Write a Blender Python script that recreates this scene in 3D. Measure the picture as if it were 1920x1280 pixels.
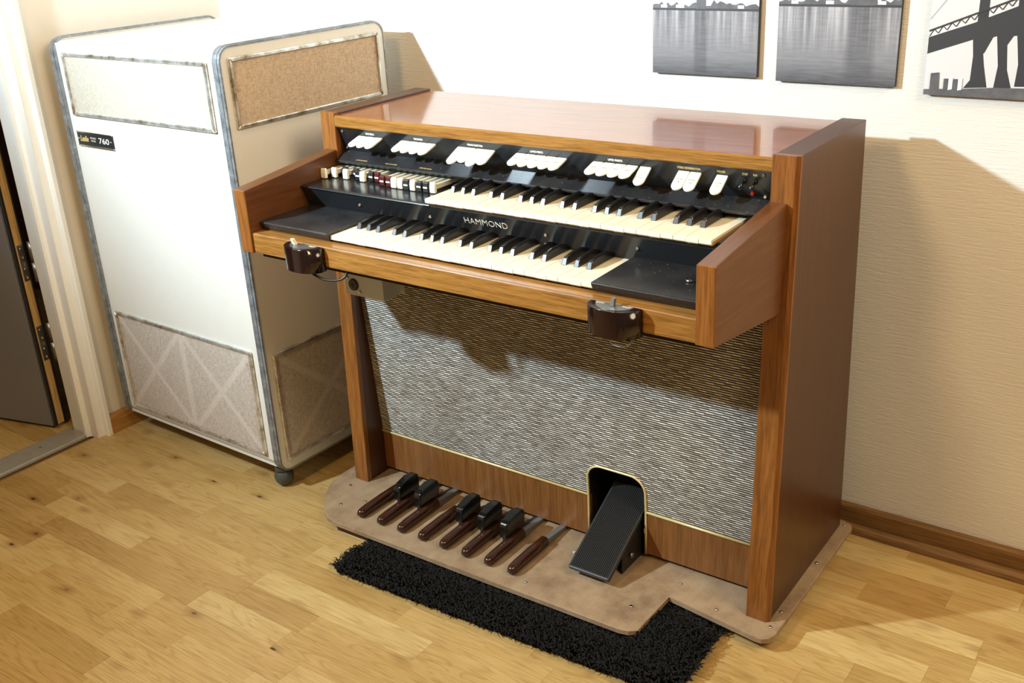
import bpy, bmesh, math, random
from mathutils import Vector, Matrix, Euler

for o in list(bpy.data.objects):
    bpy.data.objects.remove(o)
SC = bpy.context.scene
COL = SC.collection
PI = math.pi

# ------------------------------------------------------------------ camera
CAM_F = 1964.27
cam_d = bpy.data.cameras.new('camera')
cam_d.sensor_fit = 'HORIZONTAL'
cam_d.sensor_width = 36.0
cam_d.lens = CAM_F / 1920 * 36.0
cam_d.clip_start = 0.05
cam = bpy.data.objects.new('camera', cam_d)
cam.location = (1.7394, -2.0867, 1.3650)
cam.rotation_euler = (1.1723, 0.0495, 0.6262)
COL.objects.link(cam)
SC.camera = cam
CAM_M = Matrix.Translation(cam.location) @ cam.rotation_euler.to_matrix().to_4x4()
CAM_I = CAM_M.inverted()


def to_px(p):
    q = CAM_I @ Vector(p)
    if q.z > -0.05:
        return None
    return (960 + CAM_F * q.x / -q.z, 640 - CAM_F * q.y / -q.z)


# ------------------------------------------------------------------ light
world = bpy.data.worlds.new('world')
SC.world = world
world.use_nodes = True
bg = world.node_tree.nodes['Background']
bg.inputs['Color'].default_value = (1.0, 0.80, 0.54, 1)
bg.inputs['Strength'].default_value = 0.13

fl = bpy.data.lights.new('flash', 'SPOT')
fl.energy = 440
fl.color = (0.70, 0.885, 1.0)
fl.spot_size = math.radians(116)
fl.spot_blend = 1.0
fl.shadow_soft_size = 0.042
flo = bpy.data.objects.new('flash', fl)
flo.location = (-0.61, -1.98, 1.81)
flo.rotation_euler = (Vector((0.55, 0.0, 1.45)) - flo.location).to_track_quat('-Z', 'Y').to_euler()
COL.objects.link(flo)

# warm room lamps: a globe in the middle of the room, a wide ceiling fitting on the right
cl = bpy.data.lights.new('ceiling_globe', 'POINT')
cl.energy = 85
cl.color = (1.0, 0.64, 0.28)
cl.shadow_soft_size = 0.2
clo = bpy.data.objects.new('ceiling_globe', cl)
clo.location = (0.5, -2.3, 2.3)
COL.objects.link(clo)
cr = bpy.data.lights.new('ceiling_fitting', 'AREA')
cr.shape = 'DISK'
cr.size = 1.3
cr.energy = 58
cr.color = (1.0, 0.80, 0.54)
cro = bpy.data.objects.new('ceiling_fitting', cr)
cro.location = (2.7, -1.0, 2.5)
cro.rotation_euler = (Vector((-0.2, -0.3, 0.9)) - cro.location).to_track_quat('-Z', 'Y').to_euler()
COL.objects.link(cro)

SC.view_settings.view_transform = 'Standard'
SC.view_settings.look = 'None'
SC.view_settings.exposure = 0.0
SC.view_settings.gamma = 1.0
SC.view_settings.use_curve_mapping = False


# ------------------------------------------------------------------ materials
def lin(h):
    if isinstance(h, str):
        h = [int(h[i:i + 2], 16) / 255 for i in (0, 2, 4)]
        return tuple(c / 12.92 if c <= 0.04045 else ((c + 0.055) / 1.055) ** 2.4 for c in h) + (1,)
    return tuple(h) + (1,)


class NT:
    def __init__(s, name):
        s.m = bpy.data.materials.new(name)
        s.m.use_nodes = True
        s.t = s.m.node_tree
        s.b = s.t.nodes['Principled BSDF']

    def n(s, kind, **kw):
        nd = s.t.nodes.new(kind)
        for k, v in kw.items():
            if hasattr(nd, k):
                setattr(nd, k, v)
            else:
                nd.inputs[k].default_value = v
        return nd

    def l(s, a, b):
        s.t.links.new(a, b)

    def obj(s, scale=(1, 1, 1), rot=(0, 0, 0), loc=(0, 0, 0), out='Object'):
        tc = s.n('ShaderNodeTexCoord')
        mp = s.n('ShaderNodeMapping')
        mp.inputs['Scale'].default_value = scale
        mp.inputs['Rotation'].default_value = rot
        mp.inputs['Location'].default_value = loc
        s.l(tc.outputs[out], mp.inputs[0])
        return mp.outputs[0]

    def noise(s, vec, scale=1.0, detail=4, rough=0.55, dist=0.0):
        nd = s.n('ShaderNodeTexNoise')
        nd.inputs['Scale'].default_value = scale
        nd.inputs['Detail'].default_value = detail
        nd.inputs['Roughness'].default_value = rough
        nd.inputs['Distortion'].default_value = dist
        if vec is not None:
            s.l(vec, nd.inputs['Vector'])
        return nd.outputs[0]

    def ramp(s, fac, stops):
        r = s.n('ShaderNodeValToRGB')
        el = r.color_ramp.elements
        while len(el) < len(stops):
            el.new(0.5)
        for e, (p, c) in zip(el, stops):
            e.position = p
            e.color = c if len(c) == 4 else tuple(c) + (1,)
        s.l(fac, r.inputs[0])
        return r.outputs[0]

    def mix(s, fac, a, b, mode='MIX'):
        nd = s.n('ShaderNodeMix', data_type='RGBA', blend_type=mode)
        for sock, v in ((nd.inputs[0], fac), (nd.inputs[6], a), (nd.inputs[7], b)):
            if isinstance(v, (int, float)):
                sock.default_value = v
            elif isinstance(v, tuple):
                sock.default_value = v
            else:
                s.l(v, sock)
        return nd.outputs[2]

    def math(s, op, a, b=None, c=None):
        nd = s.n('ShaderNodeMath', operation=op)
        for i, v in enumerate((a, b, c)):
            if v is None:
                continue
            if isinstance(v, (int, float)):
                nd.inputs[i].default_value = v
            else:
                s.l(v, nd.inputs[i])
        return nd.outputs[0]

    def bump(s, h, strength=0.3, dist=0.002):
        b = s.n('ShaderNodeBump')
        b.inputs['Strength'].default_value = strength
        b.inputs['Distance'].default_value = dist
        s.l(h, b.inputs['Height'])
        s.l(b.outputs[0], s.b.inputs['Normal'])

    def set(s, color=None, rough=None, metal=None, spec=None, coat=None):
        for k, v in (('Base Color', color), ('Roughness', rough), ('Metallic', metal),
                     ('Specular IOR Level', spec), ('Coat Weight', coat)):
            if v is None:
                continue
            if isinstance(v, (int, float, tuple)):
                s.b.inputs[k].default_value = v
            else:
                s.l(v, s.b.inputs[k])
        return s.m


def plain(name, col, rough=0.5, metal=0.0, spec=0.5, vary=0.0, coat=None):
    t = NT(name)
    c = lin(col)
    if vary:
        f = t.noise(t.obj(), 35, 5, 0.6)
        d = tuple(x * (1 - vary) for x in c[:3]) + (1,)
        col_out = t.ramp(f, [(0.35, d), (0.65, c)])
        t.set(col_out, rough, metal, spec, coat)
    else:
        t.set(c, rough, metal, spec, coat)
    return t.m


def wood(name, c1, c2, c3, axis='x', gloss=0.28, spec=0.5, freq=1.0, coat=None, fine_f=0.65):
    t = NT(name)
    sc = {'x': (3, 60, 60), 'y': (60, 3, 60), 'z': (60, 60, 3)}[axis]
    v = t.obj(tuple(s * freq for s in sc))
    a = t.noise(v, 1.0, 6, 0.6, 0.6)
    v2 = t.obj(tuple(s * 4.2 * freq for s in sc))
    b = t.noise(v2, 1.0, 4, 0.6)
    base = t.ramp(a, [(0.28, lin(c1)), (0.52, lin(c2)), (0.75, lin(c3))])
    fine = t.ramp(b, [(0.38, (0.5, 0.46, 0.42, 1)), (0.55, (1, 1, 1, 1))])
    col = t.mix(fine_f, base, fine, 'MULTIPLY')
    t.set(col, gloss, None, spec, coat)
    t.bump(b, 0.06, 0.001)
    return t.m


M = {}
M['wood_x'] = wood('walnut_rail', '7c501f', '986a30', 'a87c42', 'x', 0.30, freq=1.7)
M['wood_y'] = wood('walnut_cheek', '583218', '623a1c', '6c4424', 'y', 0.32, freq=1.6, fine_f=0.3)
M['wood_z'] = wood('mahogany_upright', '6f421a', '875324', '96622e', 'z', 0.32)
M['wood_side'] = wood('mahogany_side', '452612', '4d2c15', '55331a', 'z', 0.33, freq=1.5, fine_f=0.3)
M['wood_top'] = wood('mahogany_top', '7a4426', '935632', 'a5683f', 'x', 0.16, coat=0.5)
M['wood_kick'] = wood('walnut_kick', '6a4220', '7c5028', '8a5e34', 'z', 0.34, freq=1.6, fine_f=0.4)
M['black'] = plain('black_enamel', (0.010, 0.011, 0.013), 0.22, spec=0.6)
M['black_dust'] = None
t = NT('dusty_black_enamel')
f2 = t.noise(t.obj(), 14, 4, 0.6)
dv = t.n('ShaderNodeTexVoronoi')
dv.inputs['Scale'].default_value = 210
t.l(t.obj(), dv.inputs['Vector'])
dc_ = t.n('ShaderNodeSeparateColor')
t.l(dv.outputs['Color'], dc_.inputs[0])
thr = t.math('MULTIPLY', t.math('POWER', dc_.outputs[0], 6.0), 0.22)
sp = t.math('LESS_THAN', dv.outputs['Distance'], thr)
dust = t.ramp(f2, [(0.3, (0.012, 0.012, 0.014, 1)), (0.8, (0.035, 0.034, 0.034, 1))])
t.set(t.mix(sp, dust, (0.20, 0.20, 0.195, 1)), 0.25, None, 0.55)
M['black_dust'] = t.m
M['black_satin'] = plain('black_satin', (0.012, 0.012, 0.012), 0.4)
M['black_gloss'] = plain('gloss_black_key', (0.010, 0.010, 0.011), 0.27, spec=0.6)
M['sharp'] = plain('gloss_black_pedal', (0.006, 0.006, 0.0065), 0.13, spec=0.55)
M['dark'] = plain('dark_cavity', (0.012, 0.010, 0.009), 0.8)
M['ivory'] = plain('ivory_key', 'e4dcc4', 0.28, vary=0.03)
M['ivory_cap'] = plain('ivory_plastic', 'f1ecda', 0.3)
M['key_body'] = plain('key_wood_body', 'b9854c', 0.6)
M['drawbar_stem'] = plain('drawbar_stem_cream', 'cfc8b2', 0.45)
M['brown_plastic'] = plain('oxblood_plastic', '4a1714', 0.25)
M['white_line'] = plain('white_enamel_line', 'e8e6de', 0.4)
M['bakelite'] = plain('dark_bakelite', (0.010, 0.004, 0.0035), 0.14, spec=0.6)
M['bakelite_pedal'] = plain('brown_bakelite_pedal', (0.042, 0.013, 0.007), 0.18, spec=0.6)
M['steel'] = plain('brushed_steel', '9a9a98', 0.34, metal=0.9, vary=0.15)
M['chrome'] = plain('chrome', 'd8d8d6', 0.16, metal=1.0)
M['screw'] = plain('nickel_screw', 'd0d0cc', 0.22, metal=1.0)
M['greybar'] = plain('grey_pedal_bar', '6d6c6a', 0.45, metal=0.3)
M['gold'] = plain('gold_trim', 'd9c68e', 0.35, metal=0.25)
M['alubox'] = plain('aluminium_box', 'c2c8ca', 0.42, metal=0.35)
M['gold_text'] = plain('gold_print', 'd2b878', 0.4)
M['white_text'] = plain('white_print', 'f2efe4', 0.4)
M['grey_text'] = plain('grey_print', '6b6a66', 0.5)
M['silver_text'] = plain('silver_letter', 'e0dccb', 0.3, metal=0.2)
M['red'] = plain('red_pilot_lens', '8a1408', 0.2)
M['rubber'] = plain('ribbed_rubber', (0.026, 0.026, 0.028), 0.32)
M['cable'] = plain('black_cable', (0.015, 0.015, 0.015), 0.4)
M['white_cable'] = plain('pale_cable', 'aab0bd', 0.35)

# grille cloth: ribbed weave, pale cords between black ones
t = NT('woven_grille_cloth')
tc = t.n('ShaderNodeTexCoord')
sx = t.n('ShaderNodeSeparateXYZ')
t.l(tc.outputs['Object'], sx.inputs[0])
PITCH = 0.0051
zr = t.math('DIVIDE', sx.outputs[2], PITCH)
row = t.math('FLOOR', zr)
fr = t.math('FRACT', zr)
sh = t.math('MULTIPLY', t.math('FRACT', t.math('MULTIPLY', row, 0.381)), 0.033)
seg = t.math('DIVIDE', t.math('ADD', sx.outputs[0], sh), 0.0165)
cell = t.math('FLOOR', seg)
wn = t.n('ShaderNodeTexWhiteNoise', noise_dimensions='2D')
cv = t.n('ShaderNodeCombineXYZ')
t.l(cell, cv.inputs[0])
t.l(row, cv.inputs[1])
t.l(cv.outputs[0], wn.inputs['Vector'])
alt = t.math('MULTIPLY', t.math('FRACT', t.math('MULTIPLY', cell, 0.5)), 0.7)
tonev = t.math('ADD', t.math('MULTIPLY', wn.outputs['Value'], 0.5), alt)
cord = t.ramp(tonev, [(0.05, (0.44, 0.39, 0.32, 1)), (0.45, (0.66, 0.63, 0.56, 1)), (0.80, (0.94, 0.92, 0.87, 1))])
prof_ = t.ramp(fr, [(0.0, (0, 0, 0, 1)), (0.36, (0, 0, 0, 1)), (0.47, (1, 1, 1, 1)), (0.89, (1, 1, 1, 1)), (1.0, (0, 0, 0, 1))])
c = t.mix(prof_, (0.010, 0.008, 0.006, 1), cord)
nz = t.noise(t.obj((45, 45, 260)), 1.0, 4, 0.6)
c = t.mix(0.7, c, t.ramp(nz, [(0.36, (0.5, 0.47, 0.43, 1)), (0.56, (1, 1, 1, 1))]), 'MULTIPLY')
st = t.noise(t.obj((5, 5, 5)), 1.0, 5, 0.65)
c = t.mix(0.4, c, t.ramp(st, [(0.36, (0.55, 0.50, 0.42, 1)), (0.54, (1, 1, 1, 1))]), 'MULTIPLY')
t.set(c, 0.75, None, 0.2)
t.bump(prof_, 0.5, 0.0012)
M['grille'] = t.m


def cloth(name, xmode, dark='a0958a', pale='c8beb2', rust=0.55):
    """speaker cloth with paler marks where the bracing behind has kept the dust off"""
    t = NT(name)
    tc = t.n('ShaderNodeTexCoord')
    s = t.n('ShaderNodeSeparateXYZ')
    t.l(tc.outputs['Generated'], s.inputs[0])
    u = s.outputs[1] if 'side' in xmode else s.outputs[0]
    v = s.outputs[2]
    w1 = t.noise(t.obj((420, 420, 90)), 1.0, 3, 0.6)
    w2 = t.noise(t.obj((90, 90, 420)), 1.0, 3, 0.6)
    weave = t.math('ADD', w1, w2)
    base = t.ramp(t.math('MULTIPLY', weave, 0.5), [(0.36, lin(dark)), (0.62, lin(pale))])
    if xmode in ('front', 'side'):
        n = 2.0 if xmode == 'front' else 1.35
        uu = t.math('FRACT', t.math('MULTIPLY', u, n))
        d1 = t.math('ABSOLUTE', t.math('SUBTRACT', v, uu))
        d2 = t.math('ABSOLUTE', t.math('SUBTRACT', v, t.math('SUBTRACT', 1.0, uu)))
        dm = t.math('MINIMUM', d1, d2)
        if xmode == 'front':
            dc = t.math('MULTIPLY', t.math('ABSOLUTE', t.math('SUBTRACT', u, 0.5)), 2.0)
            dm = t.math('MINIMUM', dm, dc)
        k = t.ramp(dm, [(0.025, (1, 1, 1, 1)), (0.055, (0, 0, 0, 1))])
        base = t.mix(t.math('MULTIPLY', k, 0.36), base, lin('dcd2c8'))
    eu = t.math('MINIMUM', u, t.math('SUBTRACT', 1.0, u))
    ev = t.math('MINIMUM', v, t.math('SUBTRACT', 1.0, v))
    ed = t.math('MINIMUM', eu, ev)
    rn = t.noise(t.obj((50, 50, 50)), 1.0, 5, 0.65)
    e2 = t.math('SUBTRACT', t.math('MULTIPLY', rn, 0.16), ed)
    rm = t.ramp(e2, [(0.045, (0, 0, 0, 1)), (0.085, (1, 1, 1, 1))])
    base = t.mix(t.math('MULTIPLY', rm, rust), base, lin('8a5a30'))
    t.set(base, 0.85, None, 0.15)
    t.bump(weave, 0.35, 0.001)
    return t.m


M['cloth_low'] = cloth('speaker_cloth_lower', 'front')
M['cloth_side'] = cloth('speaker_cloth_side', 'side')
M['cloth_up'] = cloth('speaker_cloth_upper', 'plain', 'a89e8e', 'c0b8aa', 0.35)
M['cloth_up_side'] = cloth('speaker_cloth_upper_side', 'plain_side', 'a8937c', 'cbb69c', 0.6)
M['laminate'] = plain('cream_white_laminate', 'dcdad2', 0.32, vary=0.02)
t = NT('worn_aluminium_edging')
f = t.noise(t.obj((40, 40, 40)), 1.0, 6, 0.7)
t.set(t.ramp(f, [(0.35, lin('6f7478')), (0.6, lin('9b9fa2')), (0.72, lin('c4c6c6'))]), 0.42, 0.55)
M['alu'] = t.m
t = NT('tarnished_chrome_frame')
f = t.noise(t.obj((25, 25, 25)), 1.0, 6, 0.7)
t.set(t.ramp(f, [(0.34, lin('8a7850')), (0.45, lin('b4b0a4')), (0.58, lin('e0e0dc'))]), 0.26, 0.7)
M['frame'] = t.m
M['caster'] = plain('grey_ball_caster', '484c4a', 0.4, vary=0.3)
M['plate'] = plain('black_name_plate', '2c3032', 0.3, metal=0.3)

# wallpaper
t = NT('ribbed_white_wallpaper')
v = t.obj((22, 22, 230))
a = t.noise(v, 1.0, 4, 0.6)
b = t.noise(t.obj((120, 120, 330)), 1.0, 3, 0.6)
h = t.math('ADD', a, t.math('MULTIPLY', b, 0.5))
g = t.noise(t.obj((2.2, 2.2, 2.2)), 1.0, 3)
t.set(t.ramp(g, [(0.3, lin('dcd8d0')), (0.7, lin('e3dfd8'))]), 0.72, None, 0.25)
t.bump(h, 0.42, 0.003)
M['wall'] = t.m
M['wall_left'] = plain('cream_wall_paint', 'e4e0d8', 0.6, vary=0.02)
M['white_paint'] = plain('white_gloss_paint', 'e9e9e4', 0.35, vary=0.03)
M['base_oak'] = wood('oak_skirting', '6c4c2a', '7d5a33', '8c683e', 'x', 0.4)
M['base_oak_y'] = wood('oak_skirting_left', 'a0713c', 'b78749', 'c79a5c', 'y', 0.4)
M['qround'] = wood('quarter_round_oak', '6a4a2a', '86633c', '9a764c', 'x', 0.35)
M['threshold'] = plain('brushed_threshold', 'b4b2ac', 0.4, metal=0.35, vary=0.12)
M['door_face'] = plain('grey_door_face', '77777c', 0.4)
M['door_edge'] = wood('birch_door_edge', 'c79f62', 'd4ae70', 'dcb97e', 'z', 0.5)
M['far_brown'] = wood('brown_panelling', '5a3018', '6e3c1e', '7c4826', 'z', 0.5)

# oak strips: every strip is its own object with its own tone
t = NT('oak_strip')
oi = t.n('ShaderNodeObjectInfo')
rnd = oi.outputs['Random']
tc = t.n('ShaderNodeTexCoord')
off = t.n('ShaderNodeCombineXYZ')
t.l(t.math('MULTIPLY', rnd, 37.0), off.inputs[0])
t.l(t.math('MULTIPLY', rnd, 91.0), off.inputs[1])
t.l(t.math('MULTIPLY', rnd, 53.0), off.inputs[2])
ad = t.n('ShaderNodeVectorMath', operation='ADD')
t.l(tc.outputs['Object'], ad.inputs[0])
t.l(off.outputs[0], ad.inputs[1])


def omap(sc):
    mp = t.n('ShaderNodeMapping')
    mp.inputs['Scale'].default_value = sc
    t.l(ad.outputs[0], mp.inputs[0])
    return mp.outputs[0]


rings = t.noise(omap((2.2, 24, 5)), 1.0, 2, 0.5, 0.9)
wv = t.math('FRACT', t.math('MULTIPLY', rings, 9.0))
wv = t.math('ABSOLUTE', t.math('SUBTRACT', wv, 0.5))
grain = t.noise(omap((14, 420, 60)), 1.0, 4, 0.6)
blot = t.noise(omap((5, 9, 5)), 1.0, 3, 0.5)
tone = t.ramp(rnd, [(0.0, lin('b2935a')), (0.3, lin('bd9f66')), (0.6, lin('c5a86e')), (0.85, lin('cdb47c')), (1.0, lin('b6945a'))])
c = t.mix(0.42, tone, t.ramp(wv, [(0.0, (0.62, 0.53, 0.38, 1)), (0.22, (1, 1, 1, 1))]), 'MULTIPLY')
c = t.mix(0.55, c, t.ramp(grain, [(0.32, (0.62, 0.54, 0.42, 1)), (0.55, (1, 1, 1, 1))]), 'MULTIPLY')
c = t.mix(0.5, c, t.ramp(blot, [(0.3, (0.80, 0.71, 0.58, 1)), (0.6, (1, 1, 1, 1))]), 'MULTIPLY')
vo = t.n('ShaderNodeTexVoronoi')
vo.inputs['Scale'].default_value = 1.0
t.l(omap((9, 19, 0.01)), vo.inputs['Vector'])
sz = t.n('ShaderNodeSeparateColor')
t.l(vo.outputs['Color'], sz.inputs[0])
pick = t.math('GREATER_THAN', sz.outputs[0], 0.62)
kn = t.ramp(vo.outputs['Distance'], [(0.035, (1, 1, 1, 1)), (0.11, (0, 0, 0, 1))])
kn2 = t.ramp(vo.outputs['Distance'], [(0.05, (1, 1, 1, 1)), (0.34, (0, 0, 0, 1))])
c = t.mix(t.math('MULTIPLY', t.math('MULTIPLY', kn2, pick), 0.5), c, lin('6e4519'))
c = t.mix(t.math('MULTIPLY', kn, pick), c, lin('2e1a0c'))
t.set(c, 0.38, None, 0.4)
t.bump(grain, 0.05, 0.001)
M['oak'] = t.m
M['joint'] = plain('dark_floor_joint', '7a5a30', 0.7)

# plywood
t = NT('tan_plywood')
a = t.noise(t.obj((9, 9, 9)), 1.0, 6, 0.7)
b = t.noise(t.obj((40, 6, 40)), 1.0, 4, 0.6)
c = t.ramp(a, [(0.32, lin('7d6650')), (0.5, lin('9c8468')), (0.7, lin('ad967a'))])
c = t.mix(0.35, c, t.ramp(b, [(0.35, (0.7, 0.66, 0.6, 1)), (0.6, (1, 1, 1, 1))]), 'MULTIPLY')
t.set(c, 0.6, None, 0.3)
M['ply'] = t.m
M['batten'] = plain('dark_red_batten', '4a1d14', 0.6)
M['rug'] = plain('black_shag', (0.006, 0.006, 0.0065), 0.75, spec=0.25)
M['rug_base'] = plain('black_rug_backing', (0.006, 0.006, 0.006), 0.9)


# ------------------------------------------------------------------ mesh helpers
def finish(bm, name, mat, parent=None, smooth=False, loc=None):
    me = bpy.data.meshes.new(name)
    bmesh.ops.recalc_face_normals(bm, faces=bm.faces)
    bm.to_mesh(me)
    bm.free()
    mats = mat if isinstance(mat, (list, tuple)) else [mat]
    for m in mats:
        me.materials.append(m)
    if smooth:
        for p in me.polygons:
            p.use_smooth = True
    o = bpy.data.objects.new(name, me)
    COL.objects.link(o)
    if parent:
        o.parent = parent
    if loc is not None:
        o.location = loc
    return o


def add_box(bm, lo, hi, bev=0.0, seg=2, mi=0):
    vs = [bm.verts.new((x, y, z)) for x in (lo[0], hi[0]) for y in (lo[1], hi[1]) for z in (lo[2], hi[2])]
    F = [(0, 1, 3, 2), (4, 6, 7, 5), (0, 4, 5, 1), (2, 3, 7, 6), (0, 2, 6, 4), (1, 5, 7, 3)]
    fs = [bm.faces.new([vs[i] for i in f]) for f in F]
    for f in fs:
        f.material_index = mi
    if bev > 0:
        es = set(e for f in fs for e in f.edges)
        r = bmesh.ops.bevel(bm, geom=list(es), offset=bev, segments=seg, affect='EDGES', profile=0.5)
        for f in r['faces']:
            f.material_index = mi
    return vs


def add_prism(bm, poly, axis, a, b, bev=0.0, seg=1, mi=0):
    """poly: 2-D outline in the other two axes (in x,y,z order), extruded along axis a..b"""
    def P(q, w):
        return {'x': (w, q[0], q[1]), 'y': (q[0], w, q[1]), 'z': (q[0], q[1], w)}[axis]
    va = [bm.verts.new(P(q, a)) for q in poly]
    vb = [bm.verts.new(P(q, b)) for q in poly]
    n = len(poly)
    fs = [bm.faces.new(va), bm.faces.new(vb[::-1])]
    for i in range(n):
        fs.append(bm.faces.new([va[i], vb[i], vb[(i + 1) % n], va[(i + 1) % n]]))
    for f in fs:
        f.material_index = mi
    if bev > 0:
        es = [e for e in set(e for f in fs for e in f.edges)]
        bmesh.ops.bevel(bm, geom=es, offset=bev, segments=seg, affect='EDGES', profile=0.5)


def add_cyl(bm, p0, p1, r0, r1=None, n=14, mi=0, cap=True):
    r1 = r0 if r1 is None else r1
    p0, p1 = Vector(p0), Vector(p1)
    d = (p1 - p0).normalized()
    a = d.orthogonal().normalized()
    b = d.cross(a)
    A = [bm.verts.new(p0 + (a * math.cos(2 * PI * i / n) + b * math.sin(2 * PI * i / n)) * r0) for i in range(n)]
    B = [bm.verts.new(p1 + (a * math.cos(2 * PI * i / n) + b * math.sin(2 * PI * i / n)) * r1) for i in range(n)]
    for i in range(n):
        f = bm.faces.new([A[i], A[(i + 1) % n], B[(i + 1) % n], B[i]])
        f.smooth = True
        f.material_index = mi
    if cap:
        bm.faces.new(A).material_index = mi
        bm.faces.new(B).material_index = mi


def add_tube(bm, pts, r, n=8):
    pts = [Vector(p) for p in pts]
    rings = []
    up = Vector((0, 0, 1))
    prev = None
    for i, p in enumerate(pts):
        d = (pts[min(i + 1, len(pts) - 1)] - pts[max(i - 1, 0)]).normalized()
        if prev is None:
            a = d.orthogonal().normalized()
        else:
            a = (prev - d * prev.dot(d)).normalized()
        prev = a
        b = d.cross(a)
        rings.append([bm.verts.new(p + (a * math.cos(2 * PI * k / n) + b * math.sin(2 * PI * k / n)) * r) for k in range(n)])
    for i in range(len(rings) - 1):
        for k in range(n):
            f = bm.faces.new([rings[i][k], rings[i][(k + 1) % n], rings[i + 1][(k + 1) % n], rings[i + 1][k]])
            f.smooth = True
    bm.faces.new(rings[0])
    bm.faces.new(rings[-1])


def bez(pts, n=24):
    """Catmull-Rom through pts"""
    P = [Vector(p) for p in pts]
    P = [P[0] * 2 - P[1]] + P + [P[-1] * 2 - P[-2]]
    out = []
    m = max(2, n // (len(P) - 3))
    for i in range(1, len(P) - 2):
        for k in range(m):
            s = k / m
            out.append(0.5 * ((2 * P[i]) + (P[i + 1] - P[i - 1]) * s + (2 * P[i - 1] - 5 * P[i] + 4 * P[i + 1] - P[i + 2]) * s * s
                              + (3 * P[i] - P[i - 1] - 3 * P[i + 1] + P[i + 2]) * s ** 3))
    out.append(P[-2])
    return out


def box(name, lo, hi, mat, parent=None, bev=0.0, seg=2):
    bm = bmesh.new()
    add_box(bm, lo, hi, bev, seg)
    return finish(bm, name, mat, parent)


def prism(name, poly, axis, a, b, mat, parent=None, bev=0.0, seg=1):
    bm = bmesh.new()
    add_prism(bm, poly, axis, a, b, bev, seg)
    return finish(bm, name, mat, parent)


def empty(name, loc=(0, 0, 0), rz=0.0, label=None, cat=None, group=None):
    o = bpy.data.objects.new(name, None)
    o.empty_display_size = 0.1
    COL.objects.link(o)
    o.location = loc
    o.rotation_euler = (0, 0, rz)
    tag(o, label, cat, group)
    return o


def tag(o, label=None, cat=None, group=None, kind=None):
    for k, v in (('label', label), ('category', cat), ('group', group), ('kind', kind)):
        if v:
            o[k] = v
    return o


def copy_to(o, parent=None, loc=None):
    c = o.copy()
    COL.objects.link(c)
    c.parent = parent
    if loc is not None:
        c.location = loc
    return c


def text_mesh(name, s, size, mat, parent, origin, xdir, ydir, width=None, extrude=0.0003, align='CENTER', shear=0.0, bold=0.0):
    cu = bpy.data.curves.new(name, 'FONT')
    cu.body = s
    cu.size = size
    cu.align_x = align
    cu.align_y = 'CENTER'
    cu.extrude = extrude
    cu.shear = shear
    cu.offset = bold
    cu.resolution_u = 3
    ob = bpy.data.objects.new(name + '_tmp', cu)
    COL.objects.link(ob)
    dg = bpy.context.evaluated_depsgraph_get()
    dg.update()
    me = bpy.data.meshes.new_from_object(ob.evaluated_get(dg))
    bpy.data.objects.remove(ob)
    bpy.data.curves.remove(cu)
    xs = [v.co.x for v in me.vertices]
    w0 = max(xs) - min(xs)
    k = (width / w0) if width else 1.0
    X = Vector(xdir).normalized()
    Y = Vector(ydir).normalized()
    Z = X.cross(Y)
    O = Vector(origin)
    for v in me.vertices:
        c = v.co.copy()
        v.co = O + X * c.x * k + Y * c.y + Z * c.z
    me.materials.clear()
    me.materials.append(mat)
    me.name = name
    o = bpy.data.objects.new(name, me)
    COL.objects.link(o)
    o.parent = parent
    return o


# ================================================================== THE ROOM
XW = -0.845


def struct(o):
    o['kind'] = 'structure'
    return o


struct(box('wall_back', (XW - 0.1, 0.0, -0.05), (3.4, 0.10, 2.6), M['wall']))
lw = struct(box('wall_left', (XW - 0.10, -0.66, -0.05), (XW, 0.0, 2.6), M['wall_left']))
struct(box('wall_left_over_door', (XW - 0.10, -1.58, 2.06), (XW, -0.66, 2.6), M['wall_left']))
struct(box('wall_left_front', (XW - 0.10, -3.6, -0.05), (XW, -1.58, 2.6), M['wall_left']))

# skirting
bm = bmesh.new()
add_prism(bm, [(0, 0), (-0.015, 0), (-0.015, 0.058), (-0.012, 0.0625), (0, 0.0625)], 'x', XW + 0.018, 3.4)
bb = struct(finish(bm, 'baseboard_back', M['base_oak']))
q = [(-0.015, 0.0)] + [(-0.015 - 0.017 * math.cos(a), 0.021 * math.sin(a)) for a in [i * PI / 12 for i in range(0, 7)]]
qr = finish((lambda b: (add_prism(b, [(y, z) for y, z in q], 'x', 0.9, 3.4), b)[1])(bmesh.new()), 'trim_1', M['qround'])
struct(qr)
bm = bmesh.new()
add_prism(bm, [(XW, 0), (XW + 0.017, 0), (XW + 0.017, 0.052), (XW + 0.013, 0.057), (XW, 0.057)], 'y', -0.622, -0.015)
struct(finish(bm, 'baseboard_left', M['base_oak_y']))

# floor: base slab + oak strips
floor = struct(box('floor', (-0.90, -3.6, -0.06), (3.4, 0.0, -0.009), M['joint']))
random.seed(11)
RW = 0.0643
forced = {3: [1.213], 5: [1.212, 1.466], 7: [1.278], 18: [-0.043], 15: [-0.559, 0.022, 0.285], 16: [-0.046], 13: [-0.185],
          12: [-0.246], 10: [0.0], 14: [-0.634, 0.088], 11: [-0.247], 17: [-0.376]}
strips = []
for k in range(0, 38):
    cuts = [-0.86]
    x = -0.86 - random.uniform(0, 0.3)
    fj = forced.get(k, [])
    while x < 2.6:
        x += random.choice([0.21, 0.27, 0.33, 0.36, 0.42, 0.47])
        nf = min(fj, key=lambda q: abs(q - x)) if fj else None
        if nf is not None and abs(nf - x) < 0.25 and nf > cuts[-1] + 0.08:
            x = nf
            fj = [q for q in fj if q != nf]
        if x > cuts[-1] + 0.12:
            cuts.append(x)
    for a, b in zip(cuts[:-1], cuts[1:]):
        strips.append((k, a, b))


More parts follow.
